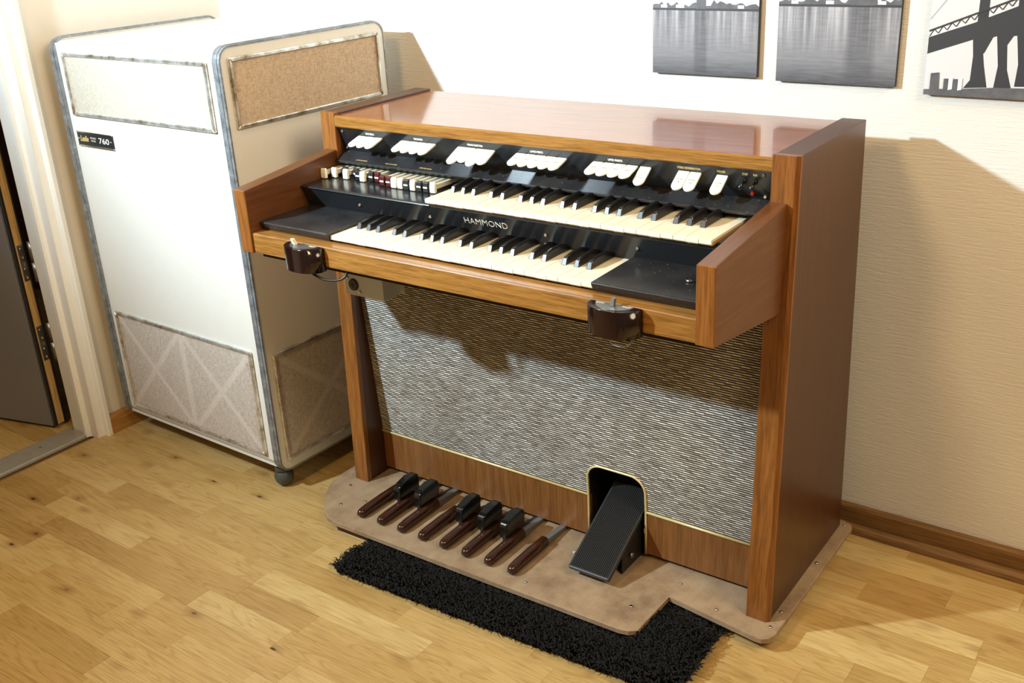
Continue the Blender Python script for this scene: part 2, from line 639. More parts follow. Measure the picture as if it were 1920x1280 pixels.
def area_px(k, a, b):
    q = [to_px((x, y, 0)) for x, y in ((a, -RW * k), (b, -RW * k), (b, -RW * (k + 1)), (a, -RW * (k + 1)))]
    if any(p is None for p in q):
        return 0
    if max(p[0] for p in q) < 0 or min(p[0] for p in q) > 1920 or max(p[1] for p in q) < 0 or min(p[1] for p in q) > 1280:
        return 0
    s = 0
    for i in range(4):
        x0, y0 = q[i]
        x1, y1 = q[(i + 1) % 4]
        s += x0 * y1 - x1 * y0
    return abs(s) / 2


def hidden(k, a, b):
    """wholly under the loudspeaker or the organ board"""
    y0, y1 = -RW * (k + 1), -RW * k
    if b < -0.16 and a > -0.78 and y0 > -0.50:
        return True
    if a > 0.0 and b < 1.10 and y0 > -0.47:
        return True
    return False


ranked = sorted(strips, key=lambda s: -area_px(*s) if not hidden(*s) else 0)
near = [s for s in ranked[:300] if area_px(*s) > 0 and not hidden(*s)]
nearset = set(near)
cache = {}
for (k, a, b) in near:
    L = round(b - a, 4)
    if L not in cache:
        bm = bmesh.new()
        add_box(bm, (0.00008, 0.00008, -0.009), (L - 0.00008, RW - 0.00008, 0.0), 0.0003, 1)
        o = finish(bm, 'floor_strip', M['oak'], floor)
        cache[L] = o
    else:
        o = copy_to(cache[L], floor)
    o.location = (a, -RW * (k + 1), random.uniform(-0.0001, 0.0))
bm = bmesh.new()
for s in strips:
    if s not in nearset:
        k, a, b = s
        add_box(bm, (a + 0.0003, -RW * (k + 1) + 0.0003, -0.009), (b - 0.0003, -RW * k - 0.0003, 0.0))
o = finish(bm, 'floor_strips_beyond', M['oak'], floor)
o['kind'] = 'stuff'

# doorway: stepped white frame, threshold, open door, room beyond
jamb = struct(empty('trim_2'))
prof = [(-0.955, -0.657), (-0.955, -0.668), (-0.897, -0.668), (-0.897, -0.674), (-0.885, -0.674), (-0.885, -0.666), (-0.872, -0.652),
        (-0.872, -0.643), (-0.862, -0.643), (-0.858, -0.638), (-0.832, -0.638), (-0.828, -0.634), (-0.828, -0.623),
        (-0.832, -0.620), (-0.8449, -0.620), (-0.8449, -0.657)]
bm = bmesh.new()
add_prism(bm, prof, 'z', -0.004, 2.08)
finish(bm, 'door_jamb', M['white_paint'], jamb)
prof2 = [(x, -2.24 - y) for x, y in prof]
bm = bmesh.new()
add_prism(bm, prof2, 'z', -0.004, 2.08)
finish(bm, 'door_jamb', M['white_paint'], jamb)
box('door_head', (-0.955, -1.60, 2.055), (-0.828, -0.64, 2.10), M['white_paint'], jamb)
th = struct(box('trim_3', (-0.972, -1.57, -0.006), (-0.884, -0.672, 0.006), M['threshold'], None, 0.003, 2))
for y in (-0.79, -0.98, -1.2):
    bm = bmesh.new()
    add_cyl(bm, (-0.93, y, 0.0055), (-0.93, y, 0.0075), 0.004, 0.003)
    finish(bm, 'screw', M['steel'], th)

fy = struct(box('floor_beyond', (-3.2, -2.6, -0.06), (-0.972, 0.9, -0.009), M['joint']))
random.seed(5)
cch = {}
for k in range(-6, 18):
    x = -0.974
    while x > -2.2:
        L = random.choice([0.24, 0.30, 0.36, 0.42])
        y = -RW * (k + 1)
        if L not in cch:
            bm = bmesh.new()
            add_box(bm, (0.0004, 0.0004, -0.009), (L - 0.0004, RW - 0.0004, 0.0))
            o = finish(bm, 'floor_strip', M['oak'], fy)
            cch[L] = o
        else:
            o = copy_to(cch[L], fy)
        o.location = (x - L, y, 0)
        x -= L
        if k < 6 and k > 13:
            break
struct(box('wall_beyond', (-2.35, -2.6, -0.05), (-2.25, 0.9, 2.6), M['far_brown']))
struct(box('wall_beyond_side', (-2.3, 0.55, -0.05), (-0.93, 0.65, 2.6), M['far_brown']))

ang = math.atan2(-0.048, -0.185)
door = struct(empty('door_1', (-1.012, -0.652, 0)))
door.rotation_euler = (0, 0, ang + PI)   # local -x runs along the leaf
DW = 0.86
box('door_leaf', (-DW, -0.043, 0.012), (-0.0045, -0.002, 2.04), M['door_face'], door, 0.001, 1)
box('door_face_panel', (-DW, -0.046, 0.012), (-0.012, -0.0431, 2.04), M['door_face'], door, 0.0005, 1)
box('door_edge_strip', (-0.0045, -0.035, 0.014), (0.0, -0.011, 2.04), M['door_edge'], door)
box('door_seal', (-0.006, -0.047, 0.012), (0.002, -0.035, 2.04), M['cable'], door, 0.002, 1)
box('door_seal', (-0.006, -0.011, 0.012), (0.002, -0.003, 2.04), M['cable'], door, 0.002, 1)
for zc in (0.508, 0.268, 1.75):
    hg = box('hinge_leaf', (-0.001, -0.031, zc - 0.052), (0.0018, -0.012, zc + 0.052), M['steel'], door, 0.0008, 2)
    for dz in (-0.042, -0.016, 0.016, 0.042):
        bm = bmesh.new()
        add_cyl(bm, (0.0015, -0.0215 + (0.004 if dz * 100 % 2 > 1 else -0.003), zc + dz), (0.0035, -0.0215, zc + dz), 0.0042, 0.0034, 12)
        finish(bm, 'screw', M['screw'], hg)
    bm = bmesh.new()
    add_cyl(bm, (0.018, 0.000, zc + 0.002), (0.018, 0.000, zc + 0.058), 0.0085)
    add_cyl(bm, (0.018, 0.000, zc - 0.058), (0.018, 0.000, zc - 0.002), 0.0085)
    add_box(bm, (0.018, -0.004, zc - 0.045), (0.055, 0.002, zc + 0.045), 0.001, 1)
    finish(bm, 'hinge_barrel', M['steel'], door)

# ================================================================== LOUDSPEAKER CABINET
LW, LD, LZ0, LZ1, LT = 0.662, 0.5145, 0.060, 1.106, 0.024
spk = empty('speaker_cabinet', (-0.7986, -0.5839, 0), -0.0151,
            'tall cream white rotary speaker cabinet with cloth grilles and grey metal edging', 'speaker')


def rrect(y0, y1, z0, z1, r, n=6):
    out = []
    for cx_, cz_, a0 in ((y1 - r, z1 - r, 0), (y0 + r, z1 - r, 90), (y0 + r, z0 + r, 180), (y1 - r, z0 + r, 270)):
        for i in range(n + 1):
            a = math.radians(a0 + 90 * i / n)
            out.append((cx_ + r * math.cos(a), cz_ + r * math.sin(a)))
    return out


def ring_band(bm, outer, inner, axis, a, b):
    """closed band between two outlines with the same number of points"""
    n = len(outer)
    P = (lambda q, w: (w, q[0], q[1])) if axis == 'x' else (lambda q, w: (q[0], w, q[1]))
    oa = [bm.verts.new(P(q, a)) for q in outer]
    ob = [bm.verts.new(P(q, b)) for q in outer]
    ia = [bm.verts.new(P(q, a)) for q in inner]
    ib = [bm.verts.new(P(q, b)) for q in inner]
    for i in range(n):
        j = (i + 1) % n
        for f in ([oa[i], oa[j], ob[j], ob[i]], [ia[i], ib[i], ib[j], ia[j]], [oa[i], ia[i], ia[j], oa[j]], [ob[i], ob[j], ib[j], ib[i]]):
            bm.faces.new(f)


for side, (xa, xb) in (('l', (0.0, LT)), ('r', (LW - LT, LW))):
    sp_ = prism('side_panel', rrect(0.003, LD - 0.003, LZ0 + 0.003, LZ1 - 0.003, 0.030), 'x', xa + 0.0015, xb - 0.0015, M['laminate'], spk)
    bm = bmesh.new()
    ring_band(bm, rrect(-0.001, LD + 0.001, LZ0 - 0.001, LZ1 + 0.001, 0.034), rrect(0.0032, LD - 0.0032, LZ0 + 0.0032, LZ1 - 0.0032, 0.030), 'x', xa - 0.0005, xb + 0.0005)
    finish(bm, 'edge_trim', M['alu'], sp_)
    bm = bmesh.new()   # raised centre bead of the edging
    xm = (xa + xb) / 2
    ring_band(bm, rrect(-0.0025, LD + 0.0025, LZ0 - 0.0025, LZ1 + 0.0025, 0.0355), rrect(-0.0005, LD + 0.0005, LZ0 - 0.0005, LZ1 + 0.0005, 0.0335), 'x', xm - 0.005, xm + 0.005)
    finish(bm, 'trim_bead', M['alu'], sp_)
front = box('front_panel', (LT - 0.001, 0.004, LZ0 + 0.020), (LW - LT + 0.001, 0.020, LZ1 - 0.012), M['laminate'], spk)
bm = bmesh.new()
ztop = LZ1 - 0.008
add_prism(bm, [(0.004, ztop - 0.022), (0.0055, ztop - 0.010), (0.010, ztop - 0.004), (0.018, ztop), (LD - 0.004, ztop), (LD - 0.004, ztop - 0.018), (0.02, ztop - 0.022)], 'x', LT - 0.001, LW - LT + 0.001)
finish(bm, 'top_panel', M['laminate'], spk)
box('bottom_panel', (LT - 0.001, 0.004, LZ0 + 0.012), (LW - LT + 0.001, LD - 0.004, LZ0 + 0.028), M['laminate'], spk)
box('rear_panel', (LT - 0.001, LD - 0.02, LZ0 + 0.02), (LW - LT + 0.001, LD - 0.004, LZ1 - 0.02), M['laminate'], spk)


def grille_front(x0, x1, z0, z1, mat):
    c = box('grille_cloth', (x0 + 0.004, 0.0005, z0 + 0.004), (x1 - 0.004, 0.0042, z1 - 0.004), mat, spk)
    w = 0.009
    for nm, poly in (('t', [(x0, z1), (x1, z1), (x1 - w, z1 - w), (x0 + w, z1 - w)]), ('b', [(x0, z0), (x1, z0), (x1 - w, z0 + w), (x0 + w, z0 + w)]),
                     ('l', [(x0, z0), (x0 + w, z0 + w), (x0 + w, z1 - w), (x0, z1)]), ('r', [(x1, z0), (x1 - w, z0 + w), (x1 - w, z1 - w), (x1, z1)])):
        bm = bmesh.new()
        add_prism(bm, poly, 'y', -0.0035, 0.0042, 0.0018, 1)
        finish(bm, 'frame_strip', M['frame'], c)


def grille_side(y0, y1, z0, z1, mat):
    X = LW - 0.0015
    c = box('grille_cloth', (X - 0.002, y0 + 0.004, z0 + 0.004), (X + 0.003, y1 - 0.004, z1 - 0.004), mat, spk)
    w = 0.009
    for poly in ([(y0, z1), (y1, z1), (y1 - w, z1 - w), (y0 + w, z1 - w)], [(y0, z0), (y1, z0), (y1 - w, z0 + w), (y0 + w, z0 + w)],
                 [(y0, z0), (y0 + w, z0 + w), (y0 + w, z1 - w), (y0, z1)], [(y1, z0), (y1 - w, z0 + w), (y1 - w, z1 - w), (y1, z1)]):
        bm = bmesh.new()
        add_prism(bm, poly, 'x', X - 0.001, X + 0.0075, 0.002, 1)
        finish(bm, 'frame_strip', M['frame'], c)


grille_front(0.050, 0.614, 0.918, 1.073, M['cloth_up'])
grille_front(0.047, 0.612, 0.097, 0.384, M['cloth_low'])
grille_side(0.022, 0.490, 0.926, 1.081, M['cloth_up_side'])
grille_side(0.022, 0.490, 0.088, 0.381, M['cloth_side'])

np_ = box('name_plate', (0.046, -0.0005, 0.8425), (0.198, 0.0045, 0.877), M['plate'], spk, 0.0006, 1)
for z in (0.8425, 0.877):
    box('plate_rim', (0.046, -0.0018, z - 0.0016), (0.198, 0.0042, z + 0.0016), M['chrome'], np_, 0.0006, 1)
for x in (0.0515, 0.1915):
    bm = bmesh.new()
    add_cyl(bm, (x, 0.0, 0.8597), (x, -0.002, 0.8597), 0.0034, 0.0024)
    finish(bm, 'screw', M['screw'], np_)
text_mesh('lettering', 'Leslie', 0.020, M['gold_text'], np_, (0.076, -0.001, 0.8600), (1, 0, 0), (0, 0, 1), 0.036, shear=0.3, bold=0.0004)
text_mesh('lettering', 'SPEAKER', 0.006, M['silver_text'], np_, (0.116, -0.001, 0.8640), (1, 0, 0), (0, 0, 1), 0.024)
text_mesh('lettering', 'MODEL', 0.006, M['silver_text'], np_, (0.116, -0.001, 0.8570), (1, 0, 0), (0, 0, 1), 0.020)
text_mesh('lettering', '760', 0.020, M['white_text'], np_, (0.162, -0.001, 0.8595), (1, 0, 0), (0, 0, 1), 0.044)
bm = bmesh.new()
bmesh.ops.create_uvsphere(bm, u_segments=20, v_segments=12, radius=0.0275)
for v_ in bm.verts:
    v_.co.x *= 0.92
    v_.co.y *= 0.92
for f in bm.faces:
    f.smooth = True
add_cyl(bm, (0, 0, 0.015), (0, 0, 0.034), 0.020, 0.024, 16)
ca = finish(bm, 'ball_caster', M['caster'], spk, False, (0.622, 0.036, 0.0275))
for x, y in ((0.10, 0.15), (0.10, 0.46), (0.622, 0.475)):
    copy_to(ca, spk, (x, y, 0.0275))

# ================================================================== ORGAN
W, T, D, H, ZB = 1.11, 0.048, 0.334, 0.954, 0.035
org = empty('electric_organ', (0.0, -0.4527, 0), 0.0089,
            'brown wooden spinet organ with two black and ivory keyboards and foot pedals', 'organ')


def yf(z):
    return -0.0268 * (H - z) / (H - ZB)


def yb(z):
    return D + 0.0475 * (H - z) / (H - ZB)


def g(z):
    return 0.046 - (z - 0.155) * 0.073


for s in (0, 1):
    xo, xi = (0.0, T) if s == 0 else (W, W - T)       # outer, inner face
    sg = 1 if s == 0 else -1
    a, b = sorted((xo + sg * 0.0012, xi))
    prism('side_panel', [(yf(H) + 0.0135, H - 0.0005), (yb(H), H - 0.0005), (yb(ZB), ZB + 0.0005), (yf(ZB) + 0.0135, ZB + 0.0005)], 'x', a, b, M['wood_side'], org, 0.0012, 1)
    # front post, outer arris chamfered
    bm = bmesh.new()
    ring = []
    for z in (H, ZB):
        y = yf(z)
        ring.append([bm.verts.new(p) for p in ((xi, y + 0.0008, z), (xi - sg * 0.0008, y, z), (xo + sg * 0.007, y, z), (xo, y + 0.006, z), (xo, y + 0.012, z), (xo + sg * 0.004, y + 0.0135, z), (xi, y + 0.0135, z))])
    n = len(ring[0])
    for i in range(n):
        bm.faces.new([ring[0][i], ring[0][(i + 1) % n], ring[1][(i + 1) % n], ring[1][i]])
    bm.faces.new(ring[0])
    bm.faces.new(ring[1])
    finish(bm, 'front_post', M['wood_z'], org)

# top board
bm = bmesh.new()
add_prism(bm, [(0.0015, 0.9235), (-0.0005, 0.926), (-0.0005, 0.945), (0.003, 0.9485), (D - 0.002, 0.9485), (D - 0.002, 0.9235)], 'x', T - 0.0005, W - T + 0.0005)
for f in bm.faces:
    c_ = f.calc_center_median()
    f.material_index = 1 if c_.y < 0.003 else 0
finish(bm, 'top_board', [M['wood_top'], M['wood_x']], org)
box('back_panel', (T - 0.001, 0.315, 0.05), (W - T + 0.001, 0.325, 0.924), M['dark'], org)

# cheeks
for xa, xb in ((0.0135, 0.046), (1.0605, 1.093)):
    bm = bmesh.new()
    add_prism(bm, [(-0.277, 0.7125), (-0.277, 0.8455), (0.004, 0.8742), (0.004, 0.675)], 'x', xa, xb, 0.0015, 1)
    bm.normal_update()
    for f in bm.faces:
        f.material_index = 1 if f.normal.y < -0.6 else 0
    finish(bm, 'cheek_block', [M['wood_y'], M['wood_z']], org)

# front rail, key bed
XL, XR = 0.046, 1.0605
prism('front_rail', [(-0.2715, 0.713), (-0.2715, 0.7520), (-0.2695, 0.7545), (-0.236, 0.7545), (-0.236, 0.713)], 'x', XL - 0.001, XR + 0.001, M['wood_x'], org, 0.0006, 1)
box('key_bed', (XL - 0.001, -0.250, 0.698), (XR + 0.001, 0.030, 0.7125), M['dark'], org)
box('key_frame', (XL, -0.2345, 0.7125), (XR, -0.100, 0.752), M['dark'], org)

# lower key blocks (black, dusty)
for xa, xb in ((XL, 0.2425), (0.8555, XR)):
    prism('key_block', [(-0.238, 0.7535), (-0.245, 0.763), (-0.2495, 0.771), (-0.248, 0.7742), (-0.100, 0.7755), (-0.100, 0.7535)], 'x', xa, xb, M['black_dust'], org, 0.0008, 1)
bm = bmesh.new()
add_cyl(bm, (1.000, -0.1745, 0.7755), (1.000, -0.1745, 0.779), 0.0068, 0.0060, 18)
kl = finish(bm, 'key_lock', M['chrome'], org)
bm = bmesh.new()
add_cyl(bm, (1.000, -0.1745, 0.779), (1.000, -0.1745, 0.7795), 0.0025, 0.0025, 10)
add_tube(bm, bez([(1.003, -0.176, 0.7795), (1.008, -0.181, 0.779), (1.014, -0.176, 0.7785), (1.020, -0.183, 0.778)], 12), 0.0012, 6)
finish(bm, 'lock_lever', M['cable'], kl)

# fascia between the manuals
prism('manual_fascia', [(-0.1185, 0.8185), (-0.1195, 0.8165), (-0.097, 0.7540), (-0.090, 0.7540), (-0.110, 0.8185)], 'x', XL, XR, M['black'], org)


def fas(z):   # y of the fascia front at height z
    return -0.1195 + (0.8165 - z) / (0.8165 - 0.7540) * 0.0225


fdir = Vector((0, fas(0.80) - fas(0.79), 0.01)).normalized()
text_mesh('lettering', 'HAMMOND', 0.0195, M['silver_text'], org, (0.5375, fas(0.797) - 0.0004, 0.797), (1, 0, 0), fdir, 0.103, extrude=0.0004, bold=-0.00035)
for x, z in ((0.208, 0.7935), (0.3985, 0.792), (0.675, 0.792), (0.868, 0.794)):
    bm = bmesh.new()
    add_cyl(bm, (x, fas(z) + 0.001, z), (x, fas(z) - 0.003, z + 0.0008), 0.0040, 0.0026, 14)
    finish(bm, 'screw', M['screw'], org)

# drawbar shelf with a double bead at the front
bm = bmesh.new()
add_prism(bm, [(-0.1215, 0.8165), (-0.1235, 0.8183), (-0.1225, 0.8200), (-0.1195, 0.8205), (-0.1185, 0.8200), (-0.1165, 0.8212), (0.028, 0.8222), (0.028, 0.8165)], 'x', XL, 0.4065)
finish(bm, 'drawbar_shelf', M['black'], org)
box('upper_key_frame', (0.4065, -0.121, 0.8165), (XR, 0.028, 0.8225), M['black_satin'], org)


# ---------------- keyboards
def make_white(n, y0, y1, ztop, parent):
    bm = bmesh.new()
    w = 0.0235
    add_prism(bm, [(0.0008, -0.0085), (0.0, -0.0070), (0.0005, -0.001), (0.002, 0), (y1 - y0, 0), (y1 - y0, -0.0045), (0.0055, -0.0045), (0.005, -0.0085)], 'x', 0.00045, w - 0.00045, mi=0)
    add_box(bm, (0.0016, 0.005, -0.0115), (w - 0.0016, y1 - y0, -0.0045), mi=1)
    return finish(bm, 'white_key', [M['ivory'], M['key_body']], parent)


def make_black(L, parent):
    bm = bmesh.new()
    n = 9
    secs = []
    secs.append((0.0, 0.0052, 0.0052, 0.0))       # foot of the sloping front
    secs.append((0.0052, 0.0049, 0.0040, 0.0105))
    secs.append((0.0070, 0.0049, 0.0038, 0.0125))
    for i in range(1, n + 1):
        s = i / n
        y = 0.0070 + (L - 0.0070) * s
        h = 0.0125 + 0.0035 * math.sin(min(s, 0.55) / 0.55 * PI / 2) - (0.0 if s < 0.62 else 0.0120 * ((s - 0.62) / 0.38) ** 1.7)
        secs.append((y, 0.0051, 0.0040, h))
    R = []
    for y, wb, wt, h in secs:
        R.append([bm.verts.new(p) for p in ((-wb, y, -0.004), (-wt - 0.0003, y, h - 0.0012), (-wt + 0.0009, y, h), (wt - 0.0009, y, h), (wt + 0.0003, y, h - 0.0012), (wb, y, -0.004))])
    for i in range(len(R) - 1):
        for k in range(5):
            f = bm.faces.new([R[i][k], R[i][k + 1], R[i + 1][k + 1], R[i + 1][k]])
            f.smooth = i > 1 and k == 2
    bm.faces.new(R[0])
    bm.faces.new(R[-1])
    return finish(bm, 'black_key', M['black_gloss'], parent)


def manual(name, x0, y0, y1, ztop, zbed0, zbed1):
    mn = box(name, (x0, y0 + 0.008, zbed0), (x0 + 26 * 0.0235, y1, zbed1), M['dark'], org)
    wk = make_white(0, y0, y1, ztop, mn)
    bk = make_black(y1 - y0 - 0.058, mn)
    fw = fb = True
    for i in range(26):
        if fw:
            wk.location = (x0 + i * 0.0235, y0, ztop)
            fw = False
        else:
            copy_to(wk, mn, (x0 + i * 0.0235, y0 + 0.0003 * ((i * 7) % 3 - 1), ztop + 0.0002 * ((i * 5) % 3 - 1)))
        if i % 7 in (0, 1, 2, 4, 5) and i < 25:
            dx = {0: -0.0022, 1: 0.0, 2: 0.0022, 4: -0.0018, 5: 0.0018}[i % 7]
            p = (x0 + (i + 1) * 0.0235 + dx, y0 + 0.060, ztop + 0.0005)
            if fb:
                bk.location = p
                fb = False
            else:
                copy_to(bk, mn, p)
    return mn


manual('lower_manual', 0.2435, -0.2410, -0.0985, 0.7680, 0.7535, 0.756)
manual('upper_manual', 0.4070, -0.1345, 0.0240, 0.8360, 0.8226, 0.8242)
# last key of each row shows its wooden flank
box('end_block', (1.0195, -0.118, 0.8226), (XR, 0.02, 0.829), M['black_dust'], org, 0.001, 1)

# ---------------- drawbars
db_y = [-0.060, -0.045, -0.028, -0.045, -0.030, -0.042, -0.047, -0.037, -0.037, -0.055, -0.055, -0.059, -0.058, -0.0585, -0.059, -0.058, -0.058, -0.0575]
db_c = 'WWKWKKWKRRRWWKWKKW'


def drawbar_proto(cap_mat, line):
    bm = bmesh.new()
    add_prism(bm, [(0.0, 0.0005), (-0.0005, 0.012), (0.0012, 0.0205), (0.004, 0.0225), (0.0075, 0.0215), (0.0078, 0.0005)], 'x', 0.0, 0.0138, 0.0010, 1)
    o = finish(bm, 'drawbar', cap_mat, org)
    bm = bmesh.new()
    add_box(bm, (0.0028, 0.0076, 0.0075), (0.0110, 0.105, 0.0165))
    s_ = finish(bm, 'drawbar_stem', M['drawbar_stem'], o)
    if line:
        box('white_band', (0.0014, -0.0012, 0.0088), (0.0124, 0.0004, 0.0122), M['white_line'], o, 0.0004, 1)
    return o


protos = {}
for i in range(18):
    x = 0.0475 + 0.0172 * i if i < 9 else 0.2160 + 0.0174 * (i - 9)
    kx = db_c[i]
    loc = (x, db_y[i], 0.8222)
    if kx not in protos:
        protos[kx] = drawbar_proto({'W': M['ivory_cap'], 'K': M['black_gloss'], 'R': M['brown_plastic']}[kx], kx != 'W')
        protos[kx].location = loc
    else:
        c_ = copy_to(protos[kx], org, loc)
        for ch in protos[kx].children:
            copy_to(ch, c_)

# ---------------- label ledge and control panel
prism('label_ledge', [(0.030, 0.8690), (0.0232, 0.8680), (-0.0105, 0.8525), (-0.0120, 0.8505), (-0.0105, 0.8470), (0.000, 0.8460), (0.030, 0.8460)], 'x', T - 0.001, XR + 0.003, M['black_dust'], org)
ld = Vector((0, 0.0337, 0.0155)).normalized()
for x, s_ in ((0.1205, 'LOWER DRAWBARS'), (0.2070, 'PEDAL DRAWBARS'), (0.3025, 'UPPER DRAWBARS')):
    text_mesh('lettering', s_, 0.0046, M['gold_text'], org, (x, -0.0035, 0.8561), (1, 0, 0), ld, 0.033, extrude=0.0001)


def cpy(z):
    return 0.005 + (0.925 - z) / (0.925 - 0.868) * 0.018


cpan = prism('control_panel', [(cpy(0.926), 0.926), (cpy(0.866), 0.866), (cpy(0.866) + 0.004, 0.866), (cpy(0.926) + 0.004, 0.926)], 'x', T - 0.001, W - T + 0.001, M['black'], org)
pd = Vector((0, cpy(0.90) - cpy(0.89), 0.01)).normalized()
for x0, x1, s_ in ((0.1296, 0.1543, 'BASS PEDAL'), (0.2672, 0.2906, 'PERCUSSION'), (0.409, 0.448, 'VIBRATO SELECTORS'), (0.5636, 0.594, 'LOWER PRESETS'),
                   (0.739, 0.7697, 'UPPER PRESETS'), (0.882, 0.927, 'STEREO REVERBERATION'), (0.9586, 0.9742, 'VOLUME'), (1.0058, 1.0161, 'START'), (1.0258, 1.033, 'RUN')):
    z = 0.9133
    text_mesh('lettering', s_, 0.0058, M['gold_text' if x0 > 0.87 else 'white_text'], cpan, ((x0 + x1) / 2, cpy(z) - 0.0004, z), (1, 0, 0), pd, x1 - x0, extrude=0.0002, bold=0.00012)


def tab_mesh(w, L, step=False):
    """rocker tab, hinge line at local origin, pointing along -y, round end"""
    out = [(0.0006, 0.0), (w - 0.0006, 0.0)]
    if not step:
        r = w / 2
        out += [(w - 0.0004, -0.004), (w - 0.0004, -(L - r))]
        for i in range(1, 10):
            a = i * PI / 10
            out.append((r + (r - 0.0004) * math.cos(a), -(L - r) - r * math.sin(a)))
        out += [(0.0004, -(L - r)), (0.0004, -0.004)]
    else:
        r = w / 4
        L2 = L - 0.008
        out += [(w - 0.0004, -0.004), (w - 0.0004, -(L2 - r))]
        for i in range(1, 8):
            a = i * PI / 10
            out.append((3 * r + r * math.cos(a), -(L2 - r) - r * math.sin(a)))
        out.append((2 * r, -(L2 - 0.4 * r)))
        out.append((2 * r, -(L - r)))
        for i in range(1, 10):
            a = i * PI / 10
            out.append((r + (r - 0.0004) * math.cos(a), -(L - r) - r * math.sin(a)))
        out += [(0.0004, -(L - r)), (0.0004, -0.004)]
    bm = bmesh.new()
    add_prism(bm, out, 'z', -0.0030, 0.0)
    es = [e for e in bm.edges if all(abs(v.co.z) < 1e-6 for v in e.verts)]
    bmesh.ops.bevel(bm, geom=es, offset=0.0005, segments=1, affect='EDGES')
    return bm


TZ = 0.9075
groups = []
for k in range(3):
    groups.append((0.1065 + 0.0238 * k, 0.0228, 'u', ''))
for k in range(4):
    groups.append((0.2304 + 0.0241 * k, 0.0231, 'u', ''))
for k in range(2):
    groups.append((0.3832 + 0.0480 * k, 0.0468, 's', ''))
for k in range(5):
    groups.append((0.5303 + 0.0238 * k, 0.0229, 'u', 'x'))
for k in range(4):
    groups.append((0.7063 + 0.0242 * k, 0.0232, 'u', 'x'))
groups.append((0.8065, 0.0229, 'd', 'FULL\nORGAN'))
groups += [(0.8836, 0.0222, 'd', 'REVERB\nI'), (0.9068, 0.0222, 'd', 'REVERB\nII'), (0.9578, 0.0215, 'd', 'VOLUME\nSOFT')]
tp = {}
for x, w, st_, txt in groups:
    key = (round(w, 4), st_)
    L = 0.0445 if st_ != 's' else 0.054
    if key not in tp:
        tp[key] = finish(tab_mesh(w, L, st_ == 's'), 'rocker_tab', M['ivory_cap'], cpan)
        o = tp[key]
    else:
        o = copy_to(tp[key], cpan)
    tilt = {'u': math.radians(17), 'd': math.radians(34), 's': math.radians(25)}[st_]
    o.location = (x, cpy(TZ) - 0.0006, TZ)
    o.rotation_euler = (tilt, 0, 0)
    if txt:
        ln = txt.split('\n') if txt != 'x' else ['PRESET']
        for i, s_ in enumerate(ln):
            tx = text_mesh('tab_print', s_, 0.0042, M['grey_text'], o, (w / 2, -0.020 - 0.0065 * i, 0.0001), (1, 0, 0), (0, 1, 0), min(0.012, 0.0024 * len(s_)), extrude=0.0001)
# toggle switches, pilot lamp, screws
for x in (1.0075, 1.0275):
    z = 0.901
    bm = bmesh.new()
    add_cyl(bm, (x, cpy(z), z), (x, cpy(z) - 0.004, z), 0.0055, 0.0045, 12)
    add_cyl(bm, (x, cpy(z) - 0.004, z), (x, cpy(z) - 0.018, z - 0.010), 0.0022, 0.0036, 10)
    finish(bm, 'toggle_switch', M['chrome'] if False else M['black_gloss'], cpan)
bm = bmesh.new()
z = 0.8785
add_cyl(bm, (1.022, cpy(z), z), (1.022, cpy(z) - 0.005, z), 0.0042, 0.0030, 14)
finish(bm, 'pilot_lamp', M['red'], cpan)
for x, z in ((1.0450, 0.9145), (1.0445, 0.8745), (0.0605, 0.9135), (0.0575, 0.8745)):
    bm = bmesh.new()
    add_cyl(bm, (x, cpy(z), z), (x, cpy(z) - 0.003, z), 0.0038, 0.0024, 14)
    finish(bm, 'screw', M['screw'], cpan)


# ---------------- half-moon switch boxes on the rail
def halfmoon(x0, x1, z0, z1, depth, lever, levmat):
    n = 16
    poly = [(x0 + (x1 - x0) * (0.5 - 0.5 * math.cos(PI * i / n)), -0.2714 - depth * (math.sin(PI * i / n) ** 0.75)) for i in range(n + 1)]
    bm = bmesh.new()
    add_prism(bm, poly, 'z', z0, z1)
    sel = [e for e in bm.edges if all(abs(v.co.z - z1) < 1e-6 or abs(v.co.z - z0) < 1e-6 for v in e.verts) and abs(e.verts[0].co.z - e.verts[1].co.z) < 1e-6]
    bmesh.ops.bevel(bm, geom=sel, offset=0.0012, segments=2, affect='EDGES')
    o = finish(bm, 'half_moon_switch', M['bakelite'], org)
    for p in o.data.polygons:
        if abs(p.normal.z) < 0.3 and p.normal.y < -0.05:
            p.use_smooth = True
    xm = (x0 + x1) / 2
    pl = [(x0 + 0.014 + (x1 - x0 - 0.028) * (0.5 - 0.5 * math.cos(PI * i / n)), -0.2735 - (depth - 0.008) * math.sin(PI * i / n)) for i in range(n + 1)]
    prism('label_plate', pl, 'z', z1, z1 + 0.0008, M['steel'], o)
    for dx, s_ in ((-0.026, 'SLOW'), (0.024, 'FAST')):
        text_mesh('lettering', s_, 0.007, M['white_text'], o, (xm + dx, -0.2795, z1 + 0.0011), (1, 0, 0), (0, 1, 0), 0.016, extrude=0.0001)
    bm = bmesh.new()
    add_prism(bm, [(-0.003, 0.0), (-0.0035 + lever[1], lever[2]), (0.0035 + lever[1], lever[2]), (0.004, 0.0)], 'x', -0.004, 0.004, 0.001, 1)
    finish(bm, 'switch_lever', levmat, o, False, (xm + lever[0], -0.284, z1 + 0.0006))
    return o


